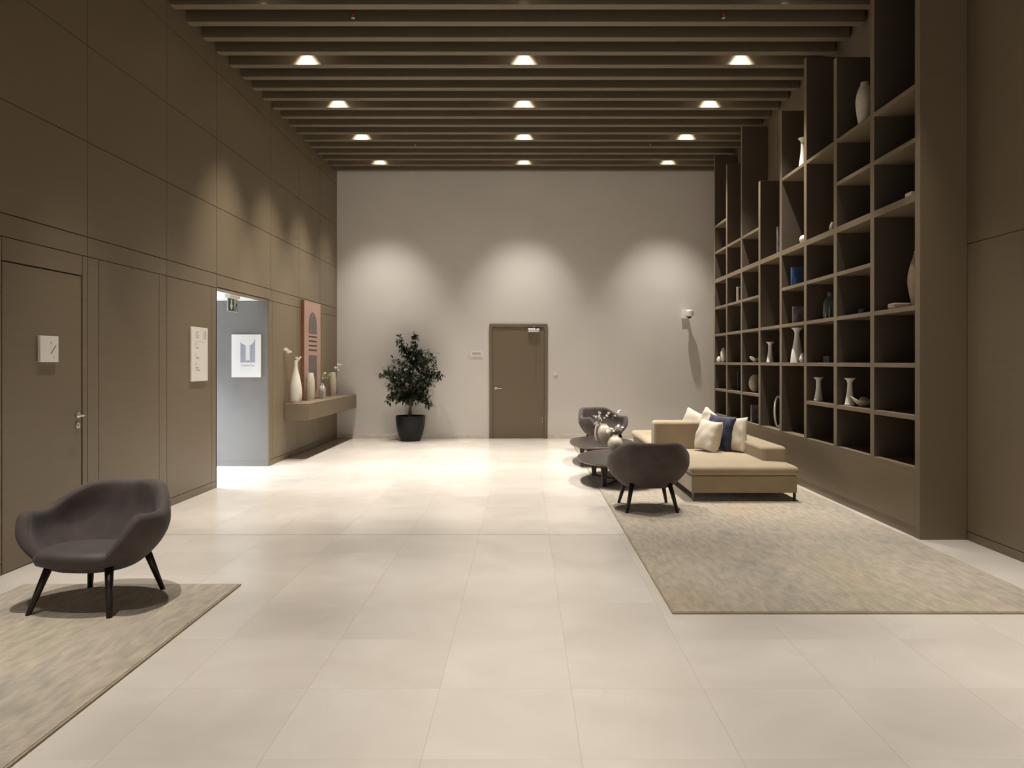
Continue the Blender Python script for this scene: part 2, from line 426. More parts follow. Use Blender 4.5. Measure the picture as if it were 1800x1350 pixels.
# flush door in the left wall
bm = BM(); box(bm, XL-0.045, XL-0.004, DY0, DY1, 0.006, DZ)
d1 = struct('door_1', bm, M_panel_x, bevel=0.001, seg=1)
def lever(parent, pos, along, out, plate=True, h=0.12):
    """lever handle: pos on the door face, along = direction of the lever, out = door normal."""
    P = Vector(pos); A = Vector(along); O = Vector(out)
    bm = BM()
    tube(bm, [P, P+O*0.012], 0.026, n=20)
    tube(bm, [P+O*0.01, P+O*0.055, P+O*0.062+A*0.012, P+O*0.062+A*h], 0.0095, n=10)
    obj('door_handle', bm, M_steel, parent, smooth=False)
    if not plate: return
    bm = BM(); Q = P - Vector((0, 0, 0.085)); tube(bm, [Q, Q+O*0.010], 0.026, n=20); tube(bm, [Q+O*0.01, Q+O*0.018], 0.010, n=12)
    obj('lock_rose', bm, M_steel, parent)
lever(d1, (XL-0.004, DY1-0.055, 1.055), (0, -1, 0), (1, 0, 0))

# door in the back wall
bm = BM(); box(bm, -0.672, -0.612, YB-0.03, YB, 0, 2.225); box(bm, 0.397, 0.457, YB-0.03, YB, 0, 2.225); box(bm, -0.612, 0.397, YB-0.03, YB, 2.165, 2.225)
d2f = struct('trim_1', bm, M_panel_x, bevel=0.002, seg=1)
bm = BM(); box(bm, -0.608, 0.393, YB-0.014, YB-0.001, 0.008, 2.161)
d2 = struct('door_2', bm, M_panel_x, bevel=0.002, seg=1)
lever(d2, (-0.545, YB-0.014, 0.975), (1, 0, 0), (0, -1, 0), plate=False, h=0.11)
bm = BM(); tube(bm, [(0.36, YB-0.022, 0.30), (0.36, YB-0.022, 0.42)], 0.012, n=10)
obj('hinge', bm, M_steel, d2)
closer = thing('door_closer', 'silver overhead door closer on top of the brown back-wall door', 'door closer', (0.19, YB-0.014, 2.10))
bm = BM(); box(bm, -0.115, 0.115, -0.055, 0, -0.032, 0.032)
obj('body', bm, M_steel, closer, bevel=0.012)
bm = BM(); tube(bm, [(0.04, -0.045, 0.04), (-0.02, -0.20, 0.05), (0.03, -0.06, 0.085)], 0.008, n=8); tube(bm, [(0.04, -0.045, 0.02), (0.04, -0.045, 0.045)], 0.015, n=12)
obj('arm', bm, M_steel, closer)

# ------------------------------------------------------------------ ceiling baffles and downlights
ORD = ['nearest', 'second', 'third', 'fourth', 'fifth', 'sixth', 'seventh', 'eighth', 'ninth', 'tenth', 'eleventh', 'twelfth',
       'thirteenth', 'fourteenth', 'fifteenth', 'sixteenth', 'seventeenth', 'eighteenth', 'nineteenth']
bm = BM()
k = -1
while 7.59+BP*k > YN:
    y = 7.59+BP*k; box(bm, XL, XR-0.03, y, y+0.11, BZ, BZ+BH); k -= 1
struct('trim_2', bm, M_baffle)
me_b = None
for k in range(0, 18):
    y = 7.59+BP*k
    if me_b is None:
        b0 = obj('ceiling_baffle', bx(XL, XR-0.03, 0, 0.11, BZ, BZ+BH), M_baffle, bevel=0.003, seg=1); me_b = b0
    else:
        b0 = me_b.copy(); C.objects.link(b0)
    b0.location = (0, y, 0)
    n = 17-k
    tag(b0, ('long brown ceiling baffle nearest the back wall' if n == 0 else f'long brown ceiling baffle, {ORD[n]} one out from the back wall'),
        'ceiling baffle', 'brown baffles across the ceiling')
ds = []
colname = ['left', 'middle', 'right']
rowname = {3: 'row nearest the back wall', 2: 'second row from the back wall', 1: 'third row from the back wall', 0: 'nearest row in view'}
proto = None
for yi, y in enumerate(ROWS):
    n = round((y-8.99)/1.54)
    for xi, x in enumerate(COLS):
        if proto is None:
            t = thing('downlight', 'x', 'ceiling light', (x, y, LZ))
            bm = BM(); lathe(bm, [(0.0, 0.13), (0.062, 0.13), (0.062, 0.0), (0.050, 0.0), (0.048, 0.02), (0.0, 0.02)], 24)
            obj('housing', bm, M_black, t)
            bm = BM(); lathe(bm, [(0.0, 0.010), (0.046, 0.010), (0.046, 0.016), (0.0, 0.016)], 24)
            obj('lens', bm, M_lens, t)
            proto = t
        else: t = copy_tree(proto); t.location = (x, y, LZ)
        if n >= 0: tag(t, f'lit recessed downlight between baffles, {colname[xi]} one of the {rowname[n]}', 'ceiling light', 'downlights between the baffles')
        else: tag(t, f'{colname[xi]} downlight, {ORD[-n-1] if n < -1 else "added first"} foreground row, hidden above the baffles', 'ceiling light', 'downlights above the foreground')  # the first foreground row is added to brighten a dark band of floor
        spot(x, y, LZ-0.012, n < 0)
sp0 = None
for i, (x, y, w) in enumerate([(-1.815, 7.85, 'left near'), (2.12, 7.85, 'right near'), (-1.83, 12.46, 'left far'), (2.13, 12.46, 'right far')]):
    if sp0 is None:
        t = thing('fire_sprinkler', '', 'sprinkler', (x, y, 0))
        bm = BM(); tube(bm, [(0, 0, BZ+0.06), (0, 0, ZC)], 0.012, n=10); obj('pipe', bm, M_baffle, t)
        bm = BM(); tube(bm, [(0, 0, BZ+0.022), (0, 0, BZ+0.062)], 0.011, n=10); obj('glass_bulb', bm, M_red, t)
        bm = BM(); lathe(bm, [(0, -0.022), (0.020, -0.020), (0.020, -0.014), (0.006, -0.010), (0.006, 0.022), (0, 0.022)], 14, cz=BZ); obj('deflector', bm, M_steel, t)
        sp0 = t
    else: t = copy_tree(sp0); t.location = (x, y, 0)
    tag(t, f'small sprinkler with red bulb hanging between baffles, {w} one', 'sprinkler', 'ceiling sprinklers')

# ------------------------------------------------------------------ built-in shelving
SX = 3.314; SD = XR-SX
ups = [(6.19, 6.27, ZC), (7.00, 7.08, 5.07), (7.835, 7.915, 4.72), (8.675, 8.755, 5.07), (9.51, 9.59, 4.72), (10.37, 10.45, 4.03),
       (11.24, 11.31, 5.07), (12.06, 12.13, 4.72), (12.83, 12.90, 5.07)]
LV = [0.577, 1.014, 1.46, 1.949, 2.417, 2.886, 3.374, 3.83]
bc = thing('bookcase', 'tall built-in brown open shelving of square cells along the right wall', 'bookcase', (SX, 6.19, 0))
o_ = lambda a, b_, c, d, e, f: bx(a-SX, b_-SX, c-6.19, d-6.19, e, f)
bm = BM(); box(bm, 0.0, SD-0.001, 0.08, 12.9-6.19, 0.088, LV[0]-0.02)
obj('base_panel', bm, M_panel_x, bc, bevel=0.002, seg=1)
bm = BM(); box(bm, 0.006, SD-0.001, 0.08, 12.9-6.19, 0, 0.085)
obj('plinth', bm, M_panel_x, bc)
for i, (a, b_, h) in enumerate(ups):
    o = obj('side_panel' if i in (0, 8) else 'upright', o_(SX, XR-0.001, a, b_, 0 if i in (0, 8) else LV[0]-0.02, min(h, ZC-0.001) if i else BZ-0.002), [M_panel_x, M_cell_shade], bc, bevel=0.002, seg=1)
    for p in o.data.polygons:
        if abs(p.normal.y) > 0.9 and not (i == 0 and p.normal.y < 0) and not (i == 8 and p.normal.y > 0): p.material_index = 1  # faces inside the cells take the painted shade colour
obj('back_panel', o_(XR-0.012, XR-0.002, 6.27, 12.83, LV[0], LV[7]), M_cell_shade, bc)
# continuous boards
for z, th in ((LV[0], 0.036), (LV[2], 0.040), (LV[5], 0.064)):
    bm = BM()
    for (a, a1, _), (b_, b1, _) in zip(ups, ups[1:]): box(bm, 0.001, SD-0.013, a1-6.19, b_-6.19, z-th/2, z+th/2)
    obj('shelf', bm, M_panel_x, bc, bevel=0.002, seg=1)
# column 0 is the nearest (px 1536-1607), column 7 the farthest
SH = {0: [1, 3, 6, 7], 1: [1, 3, 4, 6, 7], 2: [1, 3, 4, 7], 3: [3, 4, 7], 4: [3], 5: [1, 3, 4, 6], 6: [1, 3, 4, 6], 7: [1, 3, 4, 6, 7]}
for c, ls in SH.items():
    for l in ls:
        obj('shelf', o_(SX+0.001, XR-0.013, ups[c][1], ups[c+1][0], LV[l]-0.02, LV[l]+0.02), M_panel_x, bc, bevel=0.002, seg=1)
TOP = {l: LV[l]+0.021 for l in range(8)}
TOP[0] = LV[0]+0.019; TOP[5] = LV[5]+0.033

def at_shelf(px, x):          # depth at which a point of the plane x shows in photo column px
    return x*1300/(px-921)
def turned(name, label, prof, m, loc, cat='vase', part=None, rib=0, nrib=0, n=40, group=None, sy=1.0, rz=0):
    bm = BM(); lathe(bm, prof, n, rib=rib, nrib=nrib, sy=sy)
    o = obj(name, bm, m, smooth=True, loc=loc, rot=(0, 0, rz))
    return tag(o, label, cat, group)
def flared(h, r):
    return smoothprof([(0, 0.0), (r*0.85, 0.0), (r, 0.012), (r*0.92, h*0.10), (r*0.62, h*0.45), (r*0.50, h*0.72), (r*0.56, h*0.88), (r*1.05, h*0.985), (r*1.08, h),
                       (r*0.9, h*0.992), (r*0.40, h*0.90), (r*0.36, h*0.7), (0, h*0.68)], 5)
def bellied(h, r, neck=0.35, b=0.45, foot=0.7):
    return smoothprof([(0, 0), (r*foot, 0), (r*(foot+0.08), 0.01), (r, h*b), (r*0.86, h*(b+0.27)), (r*neck*1.1, h*0.94), (r*neck, h), (r*neck*0.8, h*0.995), (r*neck*0.7, h*0.90), (0, h*0.85)], 6)
G1 = 'flared white vases in the shelving'
turned('flared_vase', 'white flared vase low down, alone in its cell left of the vase with the bowl', flared(0.275, 0.052), M_cer, (3.42, at_shelf(1439, 3.42), TOP[1]), group=G1)
turned('flared_vase', 'white flared vase standing beside the shell bowl in the shelving', flared(0.285, 0.052), M_cer, (3.40, at_shelf(1494, 3.40), TOP[1]), group=G1)
turned('flared_vase', 'tallest white flared vase, standing beside a tiny white pot at eye level', smoothprof(
    [(0, 0), (0.072, 0), (0.078, 0.012), (0.070, 0.10), (0.048, 0.22), (0.032, 0.32), (0.034, 0.39), (0.066, 0.428), (0.068, 0.435), (0.05, 0.43), (0.02, 0.38), (0, 0.35)], 5),
    M_cer, (3.42, at_shelf(1401, 3.42), TOP[2]), group=G1)
turned('flared_vase', 'white flared vase alone in its cell at eye level, between bird dish and tallest vase', flared(0.285, 0.052), M_cer, (3.42, at_shelf(1354, 3.42), TOP[2]), group=G1)
turned('flared_vase', 'white flared vase high up near the ceiling, in the upper left of the shelving', flared(0.36, 0.055), M_cer, (3.40, at_shelf(1412, 3.40), TOP[7]), group=G1)
turned('oval_vase', 'tall cream oval vase on the highest shelf, close under the ceiling', bellied(0.44, 0.085, 0.45, 0.5, 0.6), M_cerw, (3.42, at_shelf(1520, 3.42), TOP[7]))
turned('oval_vase', 'tan bulging vase half hidden at the front edge of the tallest cell', bellied(0.50, 0.085, 0.4, 0.42, 0.5), M_tan, (3.50, at_shelf(1610, 3.48), TOP[3]))
turned('small_pot', 'tiny white bud vase tucked behind the tallest flared vase', bellied(0.115, 0.036, 0.4, 0.3), M_cer, (3.40, 9.03, TOP[2]))
turned('egg_ornament', 'small white rounded ornament at eye level in the farthest cell, left one', smoothprof([(0, 0), (0.03, 0), (0.042, 0.03), (0.034, 0.075), (0.012, 0.10), (0, 0.103)], 5), M_cer, (3.37, 12.775, TOP[2]), cat='ornament')
turned('ball_ornament', 'small white ball ornament on the thick middle shelf', smoothprof([(0, 0), (0.02, 0), (0.045, 0.03), (0.052, 0.06), (0.035, 0.10), (0, 0.112)], 5), M_cer, (3.40, at_shelf(1413, 3.40), TOP[5]), cat='ornament')
turned('bottle', 'clear smoked glass bottle with narrow neck standing in the shelving', smoothprof([(0, 0), (0.06, 0), (0.07, 0.02), (0.07, 0.17), (0.05, 0.23), (0.022, 0.26), (0.022, 0.31), (0.016, 0.31), (0.016, 0.26), (0.045, 0.22), (0.062, 0.16), (0.062, 0.02), (0, 0.012)], 4),
       M_glass, (3.50, at_shelf(1458, 3.50)+0.0, TOP[3]), cat='bottle')
turned('small_pot', 'faint small grey pot in the farthest cell of the second row', bellied(0.08, 0.03, 0.5, 0.4), M_tan, (3.47, 12.60, TOP[1]))
turned('small_pot', 'small pale pot on the thick shelf at the far corner of its cell', bellied(0.11, 0.035, 0.5, 0.4), M_cerb, (3.40, at_shelf(1465, 3.40)+0.02, TOP[5]))
# curved white ornament beside the egg
bm = BM(); tube(bm, [(0, 0, 0.03), (0.0, 0.0, 0.10), (0.0, 0.015, 0.17), (0.0, 0.01, 0.235), (0, 0, 0.25)], [0.045, 0.052, 0.046, 0.028, 0.006], n=20)
box(bm, -0.03, 0.03, -0.03, 0.03, 0, 0.035)
tag(obj('curved_ornament', bm, M_cer, smooth=True, loc=(3.40, at_shelf(1272, 3.40), TOP[2])), 'tall curved white ornament at eye level in the farthest cell, right one', 'ornament')
# bird-like dish
def dish(name, label, loc, L, m, rz=0):
    bm = BM(); n = 28; rings = []
    for s, z in ((0.0, 0.0), (0.35, 0.0), (0.8, 0.28), (1.0, 0.55), (0.95, 0.58), (0.72, 0.34), (0.3, 0.12), (0.0, 0.10)):
        ring = []
        for i in range(n):
            a = 2*PI*i/n
            x = L*0.5*s*math.cos(a); y = L*0.30*s*math.sin(a)
            lift = (abs(math.cos(a))**3)*0.35*s
            ring.append(bm.verts.new((x, y, L*0.45*(z + lift*(1 if z > 0 else 0)))))
        rings.append(ring)
    for A, B in zip(rings, rings[1:]):
        for i in range(n): bm.faces.new((A[i], A[(i+1) % n], B[(i+1) % n], B[i]))
    bmesh.ops.remove_doubles(bm, verts=bm.verts[:], dist=1e-5)
    return tag(obj(name, bm, m, smooth=True, loc=loc, rot=(0, 0, rz)), label, 'bowl')
dish('bird_dish', 'small white pointed dish alone in an eye-level cell', (3.43, 10.93, TOP[2]), 0.22, M_cer, PI*0.15)
dish('shell_bowl', 'wide cream shell-shaped bowl beside a flared vase', (3.455, 7.52, TOP[1]), 0.25, M_cerw, -0.15)
tag(obj('shell_ornament', lathe(BM(), smoothprof([(0, 0), (0.03, 0.01), (0.045, 0.035), (0.03, 0.06), (0, 0.068)], 4), 20), M_cerb, smooth=True, loc=(3.455, 7.52, TOP[1]+0.032)), 'small sand-coloured shell lying in the shell bowl', 'ornament')
# ring-shaped vases: torus standing on a foot
def ringvase(name, label, loc, w, h, t, m, rz, cat):
    bm = BM(); n = 40; k = 14; rings = []
    for i in range(n):
        a = 2*PI*i/n; c = Vector(((w/2-t)*math.cos(a), 0, (h/2-t)*math.sin(a)+h/2))
        d = Vector((math.cos(a), 0, math.sin(a)))
        rings.append([bm.verts.new(c + d*t*math.cos(2*PI*q/k) + Vector((0, 1, 0))*t*1.1*math.sin(2*PI*q/k)) for q in range(k)])
    for i in range(n):
        A, B = rings[i], rings[(i+1) % n]
        for q in range(k): bm.faces.new((A[q], A[(q+1) % k], B[(q+1) % k], B[q]))
    return tag(obj(name, bm, m, smooth=True, loc=loc, rot=(0, 0, rz)), label, cat)
ringvase('ring_vase', 'beige upright ring-shaped vase with a narrow slot in the middle', (3.45, at_shelf(1330, 3.47), TOP[1]), 0.20, 0.27, 0.062, M_cerb, 0.5, 'vase')
ringvase('loop_sculpture', 'tall thin pale loop sculpture standing in the lowest tall cell', (3.44, at_shelf(1368, 3.44), TOP[0]), 0.14, 0.44, 0.013, M_cer, 0.3, 'sculpture')
def book(name, label, loc, w, h, t, cover, rz=0, cat='book'):
    tt = thing(name, label, cat, loc, rz)
    bm = BM(); box(bm, -w/2, w/2, -t/2, -t/2+0.003, 0, h); box(bm, -w/2, w/2, t/2-0.003, t/2, 0, h); box(bm, -w/2, -w/2+0.003, -t/2+0.003, t/2-0.003, 0, h)
    obj('cover', bm, cover, tt)
    bm = BM(); box(bm, -w/2+0.003, w/2-0.006, -t/2+0.003, t/2-0.003, 0.004, h-0.004)
    obj('pages', bm, M_cerw, tt)
    return tt
book('book', 'blue-covered book standing upright above the middle of the shelving', (3.45, 9.27, TOP[4]), 0.20, 0.235, 0.03, M_blue)
book('book', 'lilac-grey upright book with pale edge, in the cell below the blue book', (3.45, 9.22, TOP[3]), 0.20, 0.21, 0.03, M_lilac)
book('book', 'tall grey book standing on the thick middle shelf', (3.49, 9.93, TOP[5]), 0.20, 0.38, 0.03, M_lilac, 0.2)
book('book', 'thin dark book standing in the second row near the far end', (3.49, 11.75, TOP[1]), 0.20, 0.30, 0.02, M_dark, 0.1)
tag(obj('picture_box', box(BM(), -0.15, 0.15, -0.03, 0.03, 0, 0.26), M_lilac, loc=(3.51, 10.95, TOP[0]), bevel=0.006), 'dark lilac-grey block standing in the lowest row behind the sofa', 'box')
tag(obj('storage_box', box(BM(), -0.12, 0.10, -0.08, 0.08, 0, 0.075), M_bluegrey, loc=(3.57, 8.45, TOP[2]), bevel=0.004), 'low blue-grey box lying alone in a cell at eye level', 'box')
tag(obj('storage_box', box(BM(), -0.09, 0.09, -0.06, 0.06, 0, 0.075), M_dark, loc=(3.55, 7.62, TOP[3]), bevel=0.02), 'small dark rounded box in the cell right of the glass bottle', 'box')
tag(obj('small_tray', box(BM(), -0.10, 0.08, -0.06, 0.06, 0, 0.05), M_tan, loc=(3.42, 6.70, TOP[3]), bevel=0.015), 'small tan block beside the tan bulging vase', 'ornament')
tag(obj('small_tray', box(BM(), -0.04, 0.04, -0.05, 0.05, 0, 0.04), M_cerb, loc=(3.37, 6.42, TOP[5]), bevel=0.01), 'small flat sand-coloured block on the thick shelf, nearest cell', 'ornament')
t = thing('standing_picture', 'small pale-framed picture standing in the upper far cells', 'picture', (3.42, 11.62, TOP[4]), 0.2)
bm = BM(); box(bm, -0.08, -0.06, -0.015, 0.015, 0, 0.23); box(bm, 0.06, 0.08, -0.015, 0.015, 0, 0.23); box(bm, -0.06, 0.06, -0.015, 0.015, 0, 0.02); box(bm, -0.06, 0.06, -0.015, 0.015, 0.21, 0.23)
obj('frame', bm, M_cerb, t)
bm = BM(); box(bm, -0.06, 0.06, 0.003, 0.008, 0.02, 0.21); obj('backing', bm, M_dark, t)

# ------------------------------------------------------------------ rugs
def rug(x0, x1, y0, y1, label, name='area_rug'):
    t = thing(name, label, 'rug', ((x0+x1)/2, (y0+y1)/2, 0))
    a, b_ = (x1-x0)/2, (y1-y0)/2
    bm = BM(); box(bm, -a+0.012, a-0.012, -b_+0.012, b_-0.012, 0.0005, 0.0125)
    obj('pile', bm, M_rug, t)
    bm = BM(); box(bm, -a, a, -b_, -b_+0.012, 0.0005, 0.010); box(bm, -a, a, b_-0.012, b_, 0.0005, 0.010)
    box(bm, -a, -a+0.012, -b_+0.012, b_-0.012, 0.0005, 0.010); box(bm, a-0.012, a, -b_+0.012, b_-0.012, 0.0005, 0.010)
    obj('hem', bm, M_hem, t)
rug(0.876, 3.245, 4.363, 13.45, 'large faded grey and sand rug under the sofa and coffee tables')
rug(-3.33, -1.885, 0.6, 4.929, 'long faded grey-green rug under the single armchair at left')
RZ = 0.0125

# ------------------------------------------------------------------ armchairs
def sstep(a, b_, x):
    t = max(0, min(1, (x-a)/(b_-a))); return t*t*(3-2*t)
def chair_mesh():
    n = 112
    def R(p):                       # rim radius, p = angle from the front (-y)
        a = 0.418-0.022*sstep(1.7, 2.5, abs(p)); b_ = 0.35 + 0.03*sstep(0.8, 2.4, abs(p)); e = 2.35
        c, s = abs(math.cos(p)), abs(math.sin(p))
        return ((s/a)**e + (c/b_)**e)**(-1/e)
    def H(p):
        q = abs(p)*180/PI
        h = 0.325
        h += (0.572-0.325)*sstep(38, 70, q)
        h += (0.695-0.572)*sstep(98, 138, q)
        h -= 0.012*sstep(66, 90, q)*(1-sstep(92, 125, q))
        return h
    zb = 0.228
    def s_out(z, back=0):
        t = max(0, min(1, (z-zb)/(0.245+0.095*back))); return 0.56+0.44*math.sin(t*PI/2)**0.85
    T = 0.078
    bm = BM(); cols = []
    NO, NI, NR = 12, 10, 7
    for i in range(n):
        p = -PI+2*PI*i/n
        h = H(p); r = R(p); back = sstep(1.6, 2.7, abs(p)); q = abs(p)*180/PI
        thick = T*(0.9+0.15*back)
        prof = [(0.30*r, zb-0.006)]
        for k in range(NO+1):
            u = (k/NO)**1.3; z = zb+(h-0.034-zb)*u
            prof.append((s_out(z, back)*r, z))
        ro = prof[-1][0]; zr = h-0.034
        for k in range(1, NR):
            a = PI*k/NR
            prof.append((ro-thick/2+math.cos(a)*thick/2, zr+math.sin(a)*0.034))
        for k in range(NI+1):
            u = k/NI; z = zr+(0.285-zr)*u if zr > 0.285 else zr-0.002*u
            prof.append((s_out(max(z, zb), back)*r-thick-0.015*math.sin(u*PI/2), z))
        col = []
        for rr, z in prof:
            rr = max(rr, 0.02)
            x = rr*math.sin(p); y = -rr*math.cos(p)
            y += back*0.20*max(0, z-0.36) 
            x *= 1-0.16*back*sstep(0.45, 0.72, z)
            col.append(bm.verts.new((x, y, z)))
        cols.append(col)
    m = len(cols[0])
    for i in range(n):
        A, B = cols[i], cols[(i+1) % n]
        for k in range(m-1): bm.faces.new((A[k], B[k], B[k+1], A[k+1]))
    bm.faces.new([c[0] for c in cols][::-1]); bm.faces.new([c[-1] for c in cols])
    # seat cushion
    sb = BM(); prof = [(0.0, 0.27), (0.70, 0.27), (0.88, 0.274), (0.965, 0.288), (1.0, 0.315), (0.99, 0.338), (0.95, 0.357), (0.85, 0.368), (0.6, 0.374), (0.3, 0.376), (0.0, 0.376)]
    rings = []
    for s, z in prof:
        ring = []
        for i in range(n):
            p = -PI+2*PI*i/n
            fr = 1-sstep(0.62, 1.2, abs(p))
            r = (s_out(0.33, sstep(1.6, 2.7, abs(p)))*R(p)-0.058)*(1-fr) + (R(p)*s_out(0.315)+0.012)*fr
            zz = z + (0.018*math.cos(p)-0.018)*s - 0.004
            ring.append(sb.verts.new((s*r*math.sin(p), -s*r*math.cos(p), zz-0.03*(1-fr)*0)))
        rings.append(ring)
    for A, B in zip(rings, rings[1:]):
        for i in range(n): sb.faces.new((A[i], A[(i+1) % n], B[(i+1) % n], B[i]))
    bmesh.ops.remove_doubles(sb, verts=sb.verts[:], dist=1e-5)
    return bm, sb
def make_armchair(label, loc, rz):
    t = thing('armchair', label, 'armchair', loc, rz, 'brown shell armchairs')
    a, b_ = chair_mesh()
    obj('shell', a, M_fabric, t, smooth=True); obj('seat_cushion', b_, M_fabrics, t, smooth=True)
    for sx in (-1, 1):
        for sy in (-1, 1):
            bm = BM(); tube(bm, [(sx*0.185, sy*0.185+0.01, 0.275), (sx*0.25, sy*0.27, 0.0)], 0.0255, 0.0165, n=16)
            # cut feet flat on the floor
            for v in bm.verts:
                if v.co.z < 0.02: v.co.z = 0
            obj('leg', bm, M_legw, t, smooth=True)
    return t
ch = make_armchair('mauve-brown shell armchair standing alone on the left rug', (-2.62, 4.56, RZ), math.radians(-5))
for q in ch.children:
    if q.name.startswith(('shell', 'seat')): q.location.x = -0.022
c2 = copy_tree(ch); c2.location = (1.25, 7.50, RZ)
for q in c2.children:
    if q.name.startswith(('shell', 'seat')): q.location.x = 0.0
c2.location = (1.25, 7.50, RZ); c2.rotation_euler.z = PI+math.radians(1)
tag(c2, 'brown shell armchair seen from behind in front of the coffee tables', 'armchair', 'brown shell armchairs')
c3 = copy_tree(ch); c3.location = (1.35, 12.42, RZ); c3.rotation_euler.z = math.radians(28)
tag(c3, 'brown shell armchair facing the coffee tables near the back wall', 'armchair', 'brown shell armchairs')

# ------------------------------------------------------------------ coffee tables
def pebble(a, b_, n, k=0.06, ph=0.6, e=2.2):
    out = []
    for i in range(n):
        t = 2*PI*i/n; c, s = math.cos(t), math.sin(t)
        r = (abs(c)**e+abs(s)**e)**(-1/e)*(1+k*math.cos(3*t+ph))
        out.append((a*r*c, b_*r*s))
    return out
def coffee_table(label, loc, a, b_, ph, zt):
    t = thing('coffee_table', label, 'coffee table', loc, 0, 'dark pebble-shaped coffee tables')
    pts = pebble(a, b_, 96, 0.03, ph)
    bm = BM(); rings = []
    for s, z in ((0.0, zt-0.001), (0.985, zt-0.001)):
        pass
    rings = [[bm.verts.new((x*s, y*s, z)) for x, y in pts] for s, z in ((0.90, zt-0.045), (0.975, zt-0.028), (1.0, zt-0.012), (1.0, zt-0.004), (0.99, zt), (0.97, zt), (0.955, zt-0.004))]
    for A, B in zip(rings, rings[1:]):
        for i in range(len(pts)): bm.faces.new((A[i], A[(i+1) % len(pts)], B[(i+1) % len(pts)], B[i]))
    bm.faces.new(rings[0]); bm.faces.new(rings[-1])
    obj('rim', bm, M_tedge, t, smooth=True)
    bm = BM(); prism(bm, [(x*0.956, y*0.956) for x, y in pts], lambda u, v: (u, v, zt-0.005), lambda u, v: (u, v, zt-0.0015))
    obj('tabletop', bm, M_table, t)
    for (x0, y0, rz) in ((-0.22, -0.50, 0.3), (-0.26, 0.35, -0.4), (0.24, -0.30, -0.3), (0.22, 0.45, 0.4)):
        bm = BM(); c, s = math.cos(rz), math.sin(rz)
        prism(bm, [(-0.022, 0.0), (0.022, 0.0), (0.045, zt-0.045), (-0.045, zt-0.045)], lambda u, v: (x0+c*u+s*0.012, y0+s*u-c*0.012, v), lambda u, v: (x0+c*u-s*0.012, y0+s*u+c*0.012, v))
        obj('leg', bm, M_legw, t, bevel=0.003, seg=1)
    bm = BM(); tube(bm, [(-0.22, -0.50, 0.012), (0.22, 0.45, 0.012)], 0.012, n=8); tube(bm, [(-0.26, 0.35, 0.012), (0.24, -0.30, 0.012)], 0.012, n=8)
    obj('stretcher', bm, M_legw, t)
    return t
ZT = 0.30
coffee_table('dark pebble-shaped coffee table nearer the viewer, behind the turned armchair', (1.17, 9.25, RZ), 0.49, 0.80, 2.6, ZT-RZ)
coffee_table('dark pebble-shaped coffee table farther back, near the back armchair', (1.155, 11.02, RZ), 0.485, 0.80, 0.4, ZT-RZ)

# ------------------------------------------------------------------ sofa
def rbox(x0, x1, y0, y1, z0, z1, name, m, parent, r=0.04, seg=4, puff=0.0):
    bm = BM()
    if puff:
        nx, ny = 12, 12
        def g(zz, top):
            V = []
            for i in range(nx+1):
                for j in range(ny+1):
                    u, v = i/nx, j/ny
                    d = puff*(1-(2*u-1)**4)*(1-(2*v-1)**4) if top else 0
                    V.append(bm.verts.new((x0+(x1-x0)*u, y0+(y1-y0)*v, zz+d)))
            return V
        A = g(z0, False); B = g(z1, True); ix = lambda i, j: i*(ny+1)+j
        for i in range(nx):
            for j in range(ny):
                bm.faces.new((A[ix(i, j)], A[ix(i, j+1)], A[ix(i+1, j+1)], A[ix(i+1, j)]))
                bm.faces.new((B[ix(i, j)], B[ix(i+1, j)], B[ix(i+1, j+1)], B[ix(i, j+1)]))
        for i in range(nx):
            bm.faces.new((A[ix(i, 0)], A[ix(i+1, 0)], B[ix(i+1, 0)], B[ix(i, 0)])); bm.faces.new((A[ix(i, ny)], B[ix(i, ny)], B[ix(i+1, ny)], A[ix(i+1, ny)]))
        for j in range(ny):
            bm.faces.new((A[ix(0, j)], B[ix(0, j)], B[ix(0, j+1)], A[ix(0, j+1)])); bm.faces.new((A[ix(nx, j)], A[ix(nx, j+1)], B[ix(nx, j+1)], B[ix(nx, j)]))
    else: box(bm, x0, x1, y0, y1, z0, z1)
    o = obj(name, bm, m, parent, smooth=True)
    md = o.modifiers.new('bevel', 'BEVEL'); md.width = r; md.segments = seg; md.limit_method = 'ANGLE'; md.angle_limit = math.radians(40); md.harden_normals = True
    return o
SFX, SFY = 1.765, 7.80
sf = thing('sofa', 'long camel-coloured chaise sofa beside the shelving', 'sofa', (SFX, SFY, RZ))
X = lambda v: v-SFX
Y = lambda v: v-SFY
z_ = lambda v: v-RZ
rbox(X(1.775), X(2.895), Y(7.83), Y(9.55), z_(0.10), z_(0.283), 'chaise_base', M_sofa, sf, 0.012)
rbox(X(1.755), X(2.91), Y(7.80), Y(9.38), z_(0.286), z_(0.385), 'chaise_cushion', M_sofa, sf, 0.045, 5, puff=0.022)
rbox(X(1.775), X(2.895), Y(9.66), Y(12.0), z_(0.10), z_(0.283), 'seat_base', M_sofa, sf, 0.012)
rbox(X(1.735), X(2.62), Y(9.68), Y(12.0), z_(0.286), z_(0.385), 'seat_cushion', M_sofa, sf, 0.05, 5, puff=0.022)
rbox(X(1.655), X(2.60), Y(9.39), Y(9.655), z_(0.15), z_(0.735), 'armrest', M_sofa, sf, 0.045, 5)
rbox(X(2.625), X(2.885), Y(8.12), Y(12.0), z_(0.32), z_(0.560), 'backrest', M_sofa, sf, 0.04, 5)
for (x, y) in ((1.80, 7.86), (2.875, 7.86), (1.80, 11.95), (2.875, 11.95), (1.80, 9.6), (2.875, 9.6)):
    bm = BM(); box(bm, X(x)-0.006, X(x)+0.006, Y(y)-0.03, Y(y)+0.03, 0, z_(0.101))
    obj('leg', bm, M_tedge, sf)

